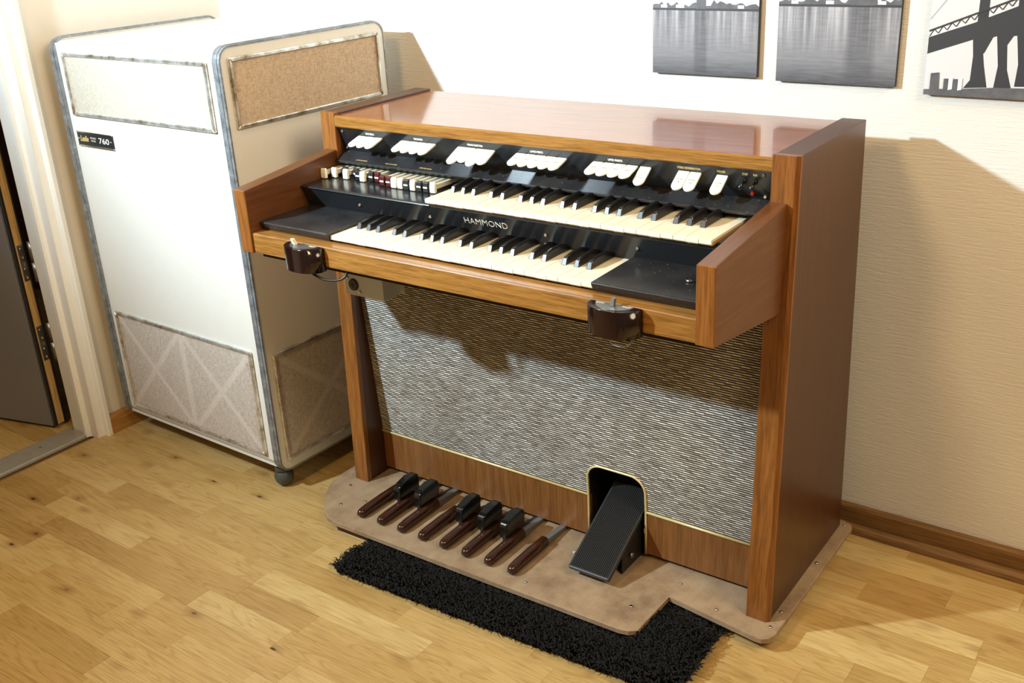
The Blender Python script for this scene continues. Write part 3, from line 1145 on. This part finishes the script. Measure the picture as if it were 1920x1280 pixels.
s1 = halfmoon(0.1555, 0.2545, 0.7040, 0.7530, 0.036, (-0.018, -0.006, 0.014), M['ivory_cap'])
s2 = halfmoon(0.8690, 0.9660, 0.7050, 0.7535, 0.036, (0.000, 0.004, 0.014), M['steel'])
bm = bmesh.new()
add_tube(bm, bez([(0.224, -0.288, 0.7055), (0.236, -0.286, 0.697), (0.258, -0.280, 0.689), (0.284, -0.270, 0.690), (0.296, -0.262, 0.698), (0.297, -0.255, 0.714)], 30), 0.0026, 8)
finish(bm, 'switch_cable', M['cable'], s1)
bm = bmesh.new()
add_tube(bm, bez([(0.915, -0.290, 0.7060), (0.9155, -0.289, 0.694), (0.924, -0.286, 0.687), (0.938, -0.284, 0.687), (0.9475, -0.278, 0.694), (0.951, -0.262, 0.714)], 30), 0.0013, 6)
finish(bm, 'switch_cable', M['white_cable'], s2)

# ---------------- socket box under the key bed
jb = box('socket_box', (0.139, -0.1135, 0.585), (0.250, -0.060, 0.699), M['alubox'], org, 0.001, 1)
box('box_flange', (0.250, -0.062, 0.588), (0.264, -0.060, 0.699), M['alubox'], jb)
bm = bmesh.new()
add_cyl(bm, (0.165, -0.113, 0.6105), (0.165, -0.1165, 0.6105), 0.0140, 0.0130, 24)
sk = finish(bm, 'round_socket', M['black_satin'], jb)
for k in range(8):
    a = 2 * PI * k / 8
    bm = bmesh.new()
    add_cyl(bm, (0.165 + 0.008 * math.cos(a), -0.116, 0.6105 + 0.008 * math.sin(a)), (0.165 + 0.008 * math.cos(a), -0.1172, 0.6105 + 0.008 * math.sin(a)), 0.0014, 0.0012, 8)
    finish(bm, 'socket_pin', M['steel'], jb)
for x, z in ((0.1485, 0.6245), (0.1815, 0.5955)):
    bm = bmesh.new()
    add_cyl(bm, (x, -0.113, z), (x, -0.117, z), 0.0042, 0.0030, 12)
    finish(bm, 'screw', M['screw'], jb)

# ---------------- grille, kick panels, pedal niche
NX0, NX1, NZ = 0.656, 0.799, 0.2320
rr = 0.036
arc = []
for i in range(9):
    a = math.radians(180 - 90 * i / 8)
    arc.append((NX0 + rr + rr * math.cos(a), NZ - rr + rr * math.sin(a)))
for i in range(9):
    a = math.radians(90 - 90 * i / 8)
    arc.append((NX1 - rr + rr * math.cos(a), NZ - rr + rr * math.sin(a)))
outline = [(T - 0.002, 0.148), (NX0, 0.148)] + arc + [(NX1, 0.148), (W - T + 0.002, 0.148), (W - T + 0.002, 0.699), (T - 0.002, 0.699)]
bm = bmesh.new()
va = [bm.verts.new((x, g(z), z)) for x, z in outline]
vb = [bm.verts.new((x, g(z) + 0.006, z)) for x, z in outline]
bm.faces.new(va)
bm.faces.new(vb[::-1])
for i in range(len(va)):
    j = (i + 1) % len(va)
    bm.faces.new([va[i], vb[i], vb[j], va[j]])
bmesh.ops.triangulate(bm, faces=[f for f in bm.faces if len(f.verts) > 4])
gr = finish(bm, 'grille_cloth', M['grille'], org)
for xa, xb in ((T - 0.001, NX0), (NX1, W - T + 0.001)):
    box('kick_panel', (xa, 0.0455, 0.0460), (xb, 0.060, 0.1475), M['wood_kick'], org, 0.0008, 1)
    bm = bmesh.new()
    add_cyl(bm, (xa, 0.0450, 0.1500), (xb, 0.0450, 0.1500), 0.0030, 0.0030, 10)
    finish(bm, 'gold_bead', M['gold'], org)
rim = [(NX0, 0.046), (NX0, 0.10), (NX0, 0.15)] + arc + [(NX1, 0.15), (NX1, 0.10), (NX1, 0.046)]
bm = bmesh.new()
add_tube(bm, [(x, min(g(z), 0.0455) - 0.001, z) for x, z in rim], 0.0026, 8)
finish(bm, 'niche_rim', M['gold'], org)
bm = bmesh.new()
rv0 = [bm.verts.new((x, 0.047, z)) for x, z in rim]
rv1 = [bm.verts.new((x, 0.20, z)) for x, z in rim]
for i in range(len(rim) - 1):
    bm.faces.new([rv0[i], rv0[i + 1], rv1[i + 1], rv1[i]])
bm.faces.new(rv1)
nobj = finish(bm, 'pedal_niche', M['black_satin'], org)
sm_ = nobj.modifiers.new('thickness', 'SOLIDIFY')
sm_.thickness = 0.003
sm_.offset = 1.0

# expression pedal
PX0, PX1 = 0.690, 0.789
p0, p1 = Vector((0, -0.0990, 0.0600)), Vector((0, 0.150, 0.1975))
pu = (p1 - p0).normalized()
pn = Vector((0, -pu.z, pu.y))
PL = (p1 - p0).length
A0 = math.atan2(pu.z, pu.y)
ep = box('expression_pedal', (0, 0, -0.012), (PX1 - PX0, PL, 0.0), M['rubber'], org, 0.003, 2)
ep.location = (PX0, p0.y, p0.z)
ep.rotation_euler = (A0, 0, 0)
NR = 23
rb = None
for i in range(NR):
    x = 0.0045 + (PX1 - PX0 - 0.009) * (i + 0.5) / NR
    if rb is None:
        bm = bmesh.new()
        add_prism(bm, [(-0.0013, -0.0005), (-0.0009, 0.0022), (0.0009, 0.0022), (0.0013, -0.0005)], 'y', 0.005, PL - 0.004)
        rb = finish(bm, 'rubber_rib', M['rubber'], ep, False, (x, 0, 0))
    else:
        copy_to(rb, ep, (x, 0, 0))
for xa in (PX0 + 0.003, PX1 - 0.006):
    prism('pedal_bracket', [(-0.035, 0.0365), (0.06, 0.0365), (0.06, 0.120), (0.02, 0.108), (-0.030, 0.078)], 'x', xa, xa + 0.003, M['black_satin'], org)
for x in (PX0 - 0.004, PX1 - 0.002):
    bm = bmesh.new()
    add_cyl(bm, (x, -0.002, 0.066), (x + 0.006, -0.002, 0.066), 0.0055, 0.0055, 12)
    finish(bm, 'pivot_bolt', M['steel'], org)

# bass pedals: eight naturals, five sharps
bm = bmesh.new()
hw = 0.0098
secs = []
for y, w_, zt, zb_ in ((-0.1660, 0.0030, 0.0505, 0.0455), (-0.1650, 0.0062, 0.0535, 0.0425), (-0.1615, 0.0085, 0.0560, 0.0410), (-0.155, 0.0106, 0.0575, 0.0405),
                       (-0.135, 0.0112, 0.0588, 0.0405), (-0.08, 0.0112, 0.0595, 0.0405), (-0.030, 0.0109, 0.0590, 0.0405)):
    secs.append([bm.verts.new(p) for p in ((-w_, y, zb_), (-w_, y, (zt + zb_) / 2), (-w_ * 0.80, y, zt - 0.0028), (-w_ * 0.4, y, zt), (w_ * 0.4, y, zt), (w_ * 0.80, y, zt - 0.0028), (w_, y, (zt + zb_) / 2), (w_, y, zb_))])
for i in range(len(secs) - 1):
    for k in range(8):
        f = bm.faces.new([secs[i][k], secs[i][(k + 1) % 8], secs[i + 1][(k + 1) % 8], secs[i + 1][k]])
        f.smooth = k != 7
bm.faces.new(secs[0])
bm.faces.new(secs[-1])
nat = finish(bm, 'natural_pedal', M['bakelite_pedal'], org)
bm = bmesh.new()
add_prism(bm, [(-0.1595, 0.0365), (-0.1595, 0.0405), (-0.03, 0.0405), (-0.03, 0.0525), (0.035, 0.0465), (0.10, 0.0425), (0.10, 0.0365)], 'x', -0.0070, 0.0070)
finish(bm, 'pedal_bar', M['greybar'], nat)
for i in range(8):
    p = (0.1472 + 0.0625 * i, 0, 0)
    if i == 0:
        nat.location = p
    else:
        c_ = copy_to(nat, org, p)
        for ch in nat.children:
            copy_to(ch, c_)
bm = bmesh.new()
add_prism(bm, [(-0.083, 0.0560), (-0.0835, 0.085), (-0.080, 0.0935), (-0.070, 0.0985), (-0.040, 0.1030), (-0.020, 0.1025), (-0.012, 0.098), (-0.010, 0.088), (-0.012, 0.0560)], 'x', -0.0105, 0.0105, 0.0035, 3)
shp = finish(bm, 'sharp_pedal', M['sharp'], org)
for p in shp.data.polygons:
    p.use_smooth = p.area < 2e-5
bm = bmesh.new()
add_prism(bm, [(-0.078, 0.0365), (-0.078, 0.0570), (-0.014, 0.0570), (0.03, 0.0450), (0.10, 0.0425), (0.10, 0.0365)], 'x', -0.0055, 0.0055)
finish(bm, 'pedal_bar', M['black_satin'], shp)
for n_, i in enumerate((0, 1, 3, 4, 5)):
    p = (0.1472 + 0.0625 * (i + 0.5) + 0.0185, 0, 0)
    if n_ == 0:
        shp.location = p
    else:
        c_ = copy_to(shp, org, p)
        for ch in shp.children:
            copy_to(ch, c_)

# ================================================================== PLYWOOD BASE BOARD
ply = [(-0.040, 0.400), (-0.042, -0.030), (-0.033, -0.080), (0.000, -0.134), (0.050, -0.184), (0.072, -0.198), (0.104, -0.2045), (0.50, -0.2010), (0.868, -0.1945), (0.888, -0.1900), (0.903, -0.1780),
       (0.9045, -0.052), (0.930, -0.0545), (1.100, -0.0780), (1.116, -0.0775), (1.128, -0.068), (1.1345, -0.050), (1.1345, 0.385), (1.128, 0.398), (1.107, 0.404)]
bm = bmesh.new()
add_prism(bm, ply, 'z', 0.0235, 0.0345)
sel = [e for e in bm.edges if all(abs(v.co.z - 0.0345) < 1e-6 for v in e.verts)]
bmesh.ops.bevel(bm, geom=sel, offset=0.0012, segments=1, affect='EDGES')
board = finish(bm, 'base_board', M['ply'], None, False, (0, -0.4527, 0))
board.rotation_euler = (0, 0, 0.0089)
tag(board, 'worn tan plywood board with notched front corner under the organ', 'board')
prism('board_batten', [(0.095, -0.190), (0.192, -0.188), (0.192, -0.160), (0.095, -0.150), (0.060, -0.165)], 'z', 0.0003, 0.0236, M['batten'], board)
box('board_batten', (1.06, -0.04, 0.0003), (1.118, 0.36, 0.0236), M['batten'], board)
box('board_batten', (-0.03, -0.02, 0.0003), (0.02, 0.38, 0.0236), M['batten'], board)
sc_ = None
for x, y in ((0.020, -0.062), (0.062, -0.140), (0.105, -0.100), (0.345, -0.150), (0.625, -0.165), (0.655, -0.020), (0.900 - 0.045, -0.120), (0.905, 0.0), (1.005, -0.040),
             (1.1175, 0.385), (1.1165, 0.215), (1.1165, 0.020), (1.1165, -0.035)):
    if sc_ is None:
        bm = bmesh.new()
        add_cyl(bm, (0, 0, 0), (0, 0, 0.0022), 0.0046, 0.0032, 12)
        sc_ = finish(bm, 'screw', M['screw'], board, False, (x, y, 0.0344))
    else:
        copy_to(sc_, board, (x, y, 0.0344))

# ================================================================== SHAG RUG
rug = empty('shag_rug', (0.222, -0.765, 0), 0.055, 'narrow black shaggy rug tucked under the plywood board', 'rug')
RX, RY = 0.812, 0.275
box('rug_backing', (0, 0, 0.0005), (RX, RY, 0.006), M['rug_base'], rug, 0.002, 1)
random.seed(3)
V, Fc = [], []
brd = [Vector((x, y)) for x, y in ply]


def in_board(x, y):
    ins = False
    n = len(ply)
    for i in range(n):
        x0, y0 = ply[i]
        x1, y1 = ply[(i + 1) % n]
        if (y0 > y) != (y1 > y) and x < (x1 - x0) * (y - y0) / (y1 - y0) + x0:
            ins = not ins
    return ins


rM = Matrix.Translation((0.222, -0.765, 0)) @ Matrix.Rotation(0.055, 4, 'Z')
bI = (Matrix.Translation((0, -0.4527, 0)) @ Matrix.Rotation(0.0089, 4, 'Z')).inverted()
for i in range(24000):
    x, y = random.uniform(-0.006, RX + 0.006), random.uniform(-0.006, RY + 0.006)
    wp = bI @ (rM @ Vector((x, y, 0)))
    under = in_board(wp.x, wp.y)
    if under and not in_board(wp.x, wp.y - 0.05):
        pass
    elif under:
        continue
    hmax = 0.014 if under else (0.019 if in_board(wp.x, wp.y + 0.035) else 0.031)
    edge = min(x, y, RX - x, RY - y)
    a = random.uniform(0, 2 * PI)
    if edge < 0.02:
        d = Vector(((-1 if x < 0.02 else 1 if x > RX - 0.02 else random.uniform(-.5, .5)), (-1 if y < 0.02 else 1 if y > RY - 0.02 else random.uniform(-.5, .5)), 0))
        a = math.atan2(d.y, d.x) + random.uniform(-0.9, 0.9)
    h_ = random.uniform(0.6, 1.0) * hmax * (0.75 if edge < 0.012 else 1)
    lean = random.uniform(0.004, 0.020)
    p = Vector((x, y, 0.003))
    w_ = random.uniform(0.0013, 0.0025)
    tw = random.uniform(0, PI)
    base = len(V)
    S = 4
    for s in range(S + 1):
        u = s / S
        c_ = p + Vector((math.cos(a), math.sin(a), 0)) * lean * (u ** 1.3) + Vector((0, 0, h_ * math.sin(u * PI * 0.62) / math.sin(PI * 0.5)))
        c_ += Vector((math.cos(a + 2), math.sin(a + 2), 0)) * 0.004 * math.sin(u * 5 + tw)
        for k in range(3):
            an = tw + k * 2 * PI / 3
            rr_ = w_ * (1 - 0.35 * u)
            V.append((c_.x + rr_ * math.cos(an), c_.y + rr_ * math.sin(an), max(0.0008, c_.z + rr_ * 0.4 * math.sin(an * 2))))
    for s in range(S):
        for k in range(3):
            i0 = base + s * 3 + k
            i1 = base + s * 3 + (k + 1) % 3
            Fc.append((i0, i1, i1 + 3, i0 + 3))
me = bpy.data.meshes.new('rug_pile')
me.from_pydata(V, [], Fc)
me.materials.append(M['rug'])
o = bpy.data.objects.new('rug_pile', me)
COL.objects.link(o)
o.parent = rug
o['kind'] = 'stuff'


# ================================================================== PICTURES
def water(name, bandpos, bandw, seed):
    t = NT(name)
    tc = t.n('ShaderNodeTexCoord')
    s = t.n('ShaderNodeSeparateXYZ')
    t.l(tc.outputs['Generated'], s.inputs[0])
    u, v = s.outputs[0], s.outputs[2]
    st_ = t.noise(t.obj((95, 1, 3), loc=(seed, 0, 0)), 1.0, 4, 0.6)
    rip = t.noise(t.obj((20, 1, 240), loc=(seed, 0, 0)), 1.0, 3, 0.6)
    base = t.ramp(v, [(0.0, (0.055, 0.055, 0.065, 1)), (0.3, (0.20, 0.20, 0.215, 1)), (0.8, (0.25, 0.25, 0.27, 1)), (1.0, (0.15, 0.15, 0.17, 1))])
    fade = t.ramp(v, [(0.35, (0, 0, 0, 1)), (0.95, (1, 1, 1, 1))])
    c = t.mix(t.math('MULTIPLY', fade, 0.75), base, t.ramp(st_, [(0.34, (0.10, 0.10, 0.11, 1)), (0.5, (0.26, 0.26, 0.28, 1)), (0.66, (0.60, 0.60, 0.62, 1))]))
    d = t.math('ABSOLUTE', t.math('SUBTRACT', u, bandpos))
    k = t.ramp(d, [(bandw * 0.8, (1, 1, 1, 1)), (bandw * 1.35, (0, 0, 0, 1))])
    c = t.mix(t.math('MULTIPLY', k, 0.55), c, (0.05, 0.05, 0.06, 1))
    c = t.mix(0.10, c, t.ramp(rip, [(0.35, (0.1, 0.1, 0.12, 1)), (0.65, (0.5, 0.5, 0.5, 1))]))
    t.set(c, 0.45, None, 0.3)
    return t.m


M['sky_print'] = plain('pale_grey_print', (0.62, 0.62, 0.63), 0.45)
M['dark_print'] = plain('charcoal_print', (0.035, 0.036, 0.040), 0.45)
M['mid_print'] = plain('mid_grey_print', (0.13, 0.13, 0.14), 0.45, vary=0.4)
M['light_print'] = plain('light_grey_print', (0.72, 0.72, 0.73), 0.45)
M['pic_side'] = plain('dark_picture_edge', (0.03, 0.03, 0.032), 0.6)
PY0, PY1 = -0.0125, -0.0005
FLAT_N = [0]


def flat(name, pts, mat, parent, lift):
    bm = bmesh.new()
    FLAT_N[0] += 1
    y = PY0 - 0.0002 - 0.00003 * FLAT_N[0]
    add_prism(bm, pts, 'y', y, y + 0.00002)
    return finish(bm, name, mat, parent)


def picture(label, x0, x1, z0, z1, tilt=0.0):
    FLAT_N[0] = 0
    p = empty('wall_picture', (0, 0, 0), 0, label, 'picture', 'black and white prints on the back wall')
    box('backing_board', (x0, PY0, z0), (x1, PY1, z1), M['pic_side'], p, 0.0006, 1)
    return p


random.seed(21)
for idx, (x0, x1, z0, shore, wm, lab) in enumerate((
        (0.5990, 0.8410, 1.0020, 1.1370, water('water_print_a', 0.47, 0.055, 3.0), 'grey print of calm water hung nearest the speaker cabinet'),
        (0.8830, 1.1235, 0.9985, 1.1480, water('water_print_b', 0.70, 0.105, 8.0), 'grey water print with a broad dark reflection, middle of three wall pictures'))):
    z1 = z0 + 0.36
    p = picture(lab, x0, x1, z0, z1)
    flat('water_print', [(x0, z0), (x1, z0), (x1, shore), (x0, shore)], wm, p, 0.0003)
    flat('sky_print', [(x0, shore), (x1, shore), (x1, z1), (x0, z1)], M['sky_print'], p, 0.0003)
    pts = [(x0, shore - 0.002), (x1, shore - 0.002)]
    top = []
    n = 34
    for i in range(n + 1):
        top.append((x1 - (x1 - x0) * i / n, shore + 0.004 + random.uniform(0.0, 0.010) + (0.006 if 8 < i < 15 else 0)))
    flat('far_shore', pts + top, M['mid_print'], p, 0.0006)
    flat('shore_line', [(x0, shore - 0.0035), (x1, shore - 0.0035), (x1, shore + 0.001), (x0, shore + 0.001)], M['dark_print'], p, 0.0009)
    for k in range(5):
        xa = x0 + (x1 - x0) * random.uniform(0.05, 0.9)
        ww = random.uniform(0.006, 0.016)
        flat('bright_building', [(xa, shore + 0.0015), (xa + ww, shore + 0.0015), (xa + ww, shore + 0.008), (xa, shore + 0.008)], M['light_print'], p, 0.0009)
    bx = x0 + (x1 - x0) * (0.47 if idx == 0 else 0.70)
    bw = 0.011 if idx == 0 else 0.024
    flat('bridge_tower', [(bx - bw, shore), (bx + bw, shore), (bx + bw, shore + 0.12), (bx - bw, shore + 0.12)], M['mid_print'], p, 0.0010)

x0, x1, z0, z1 = 1.1780, 1.4200, 0.9885, 1.3485
p = picture('print of a dark steel bridge tower over a waterfront, nearest the picture edge', x0, x1, z0, z1)
flat('sky_print', [(x0, z0), (x1, z0), (x1, z1), (x0, z1)], M['sky_print'], p, 0.0003)
flat('bridge_deck', [(x0, 1.0630), (1.254, 1.0900), (1.3366, 1.1283), (x1, 1.1650), (x1, 1.1930), (1.3334, 1.1535), (1.254, 1.1200), (x0, 1.0930)], M['dark_print'], p, 0.0008)
flat('bridge_leg', [(1.2539, 1.1076), (1.2690, 1.108), (1.2801, 1.0451), (1.2890, 1.0070), (1.2480, 1.0038), (1.2585, 1.0189), (1.2592, 1.062)], M['dark_print'], p, 0.0008)
flat('bridge_leg', [(1.2930, 1.1187), (1.3110, 1.120), (1.3198, 1.0397), (1.3300, 1.0083), (1.3000, 1.0060), (1.3035, 1.0462)], M['dark_print'], p, 0.0008)
flat('bridge_leg', [(1.3250, 1.1291), (1.3440, 1.137), (1.3511, 1.0500), (1.3610, 1.0120), (1.3350, 1.0110), (1.3370, 1.0500)], M['dark_print'], p, 0.0008)
flat('bridge_arch', [(1.2600, 1.1000), (1.3440, 1.1360), (1.3430, 1.0930), (1.3370, 1.0860), (1.3320, 1.1000), (1.3240, 1.0990), (1.3150, 1.0830), (1.3060, 1.0820), (1.2990, 1.0990), (1.2900, 1.0960), (1.2780, 1.0680), (1.2650, 1.0620)], M['dark_print'], p, 0.0010)
flat('bridge_tower', [(1.2600, 1.1200), (1.2780, 1.1270), (1.2760, 1.30), (1.2620, 1.30)], M['dark_print'], p, 0.0008)
flat('bridge_tower', [(1.3250, 1.1480), (1.3430, 1.1560), (1.3410, 1.31), (1.3270, 1.31)], M['dark_print'], p, 0.0008)
# truss on the deck
nseg = 16
for i in range(nseg):
    xa = x0 + (x1 - x0) * i / nseg
    xb = x0 + (x1 - x0) * (i + 0.5) / nseg
    xc = x0 + (x1 - x0) * (i + 1) / nseg
    zd = lambda x: 1.0945 + (x - x0) * 0.405
    for (xp, zp), (xq, zq) in (((xa, zd(xa)), (xb, zd(xb) + 0.010)), ((xb, zd(xb) + 0.010), (xc, zd(xc)))):
        flat('truss_bar', [(xp, zp), (xp + 0.0022, zp), (xq + 0.0022, zq), (xq, zq)], M['dark_print'], p, 0.0012)
flat('top_chord', [(x0, 1.1030), (x1, 1.2010), (x1, 1.2045), (x0, 1.1062)], M['dark_print'], p, 0.0012)
for (xa, za), (xb, zb_) in (((x0, 1.125), (1.260, 1.235)), ((x0, 1.165), (1.235, 1.260)), ((x0, 1.2), (1.225, 1.28))):
    flat('stay_cable', [(xa, za), (xb, zb_), (xb, zb_ + 0.0010), (xa, za + 0.0010)], M['mid_print'], p, 0.0006)
flat('waterfront', [(x0, z0), (x1, z0), (x1, 1.0110), (1.30, 1.0075), (1.25, 1.0030), (x0, 0.9985)], M['mid_print'], p, 0.0014)
flat('tower_block', [(1.1885, 0.998), (1.1885, 1.0285), (1.2035, 1.0305), (1.2050, 0.999)], M['mid_print'], p, 0.0006)
for k in range(4):
    xa = 1.2130 + 0.0085 * k
    flat('tower_block', [(xa, 0.999), (xa, 1.0195 + 0.002 * (k % 2)), (xa + 0.0075, 1.0200 + 0.002 * (k % 2)), (xa + 0.0075, 1.001)], M['light_print'] if k % 2 else M['mid_print'], p, 0.0006)
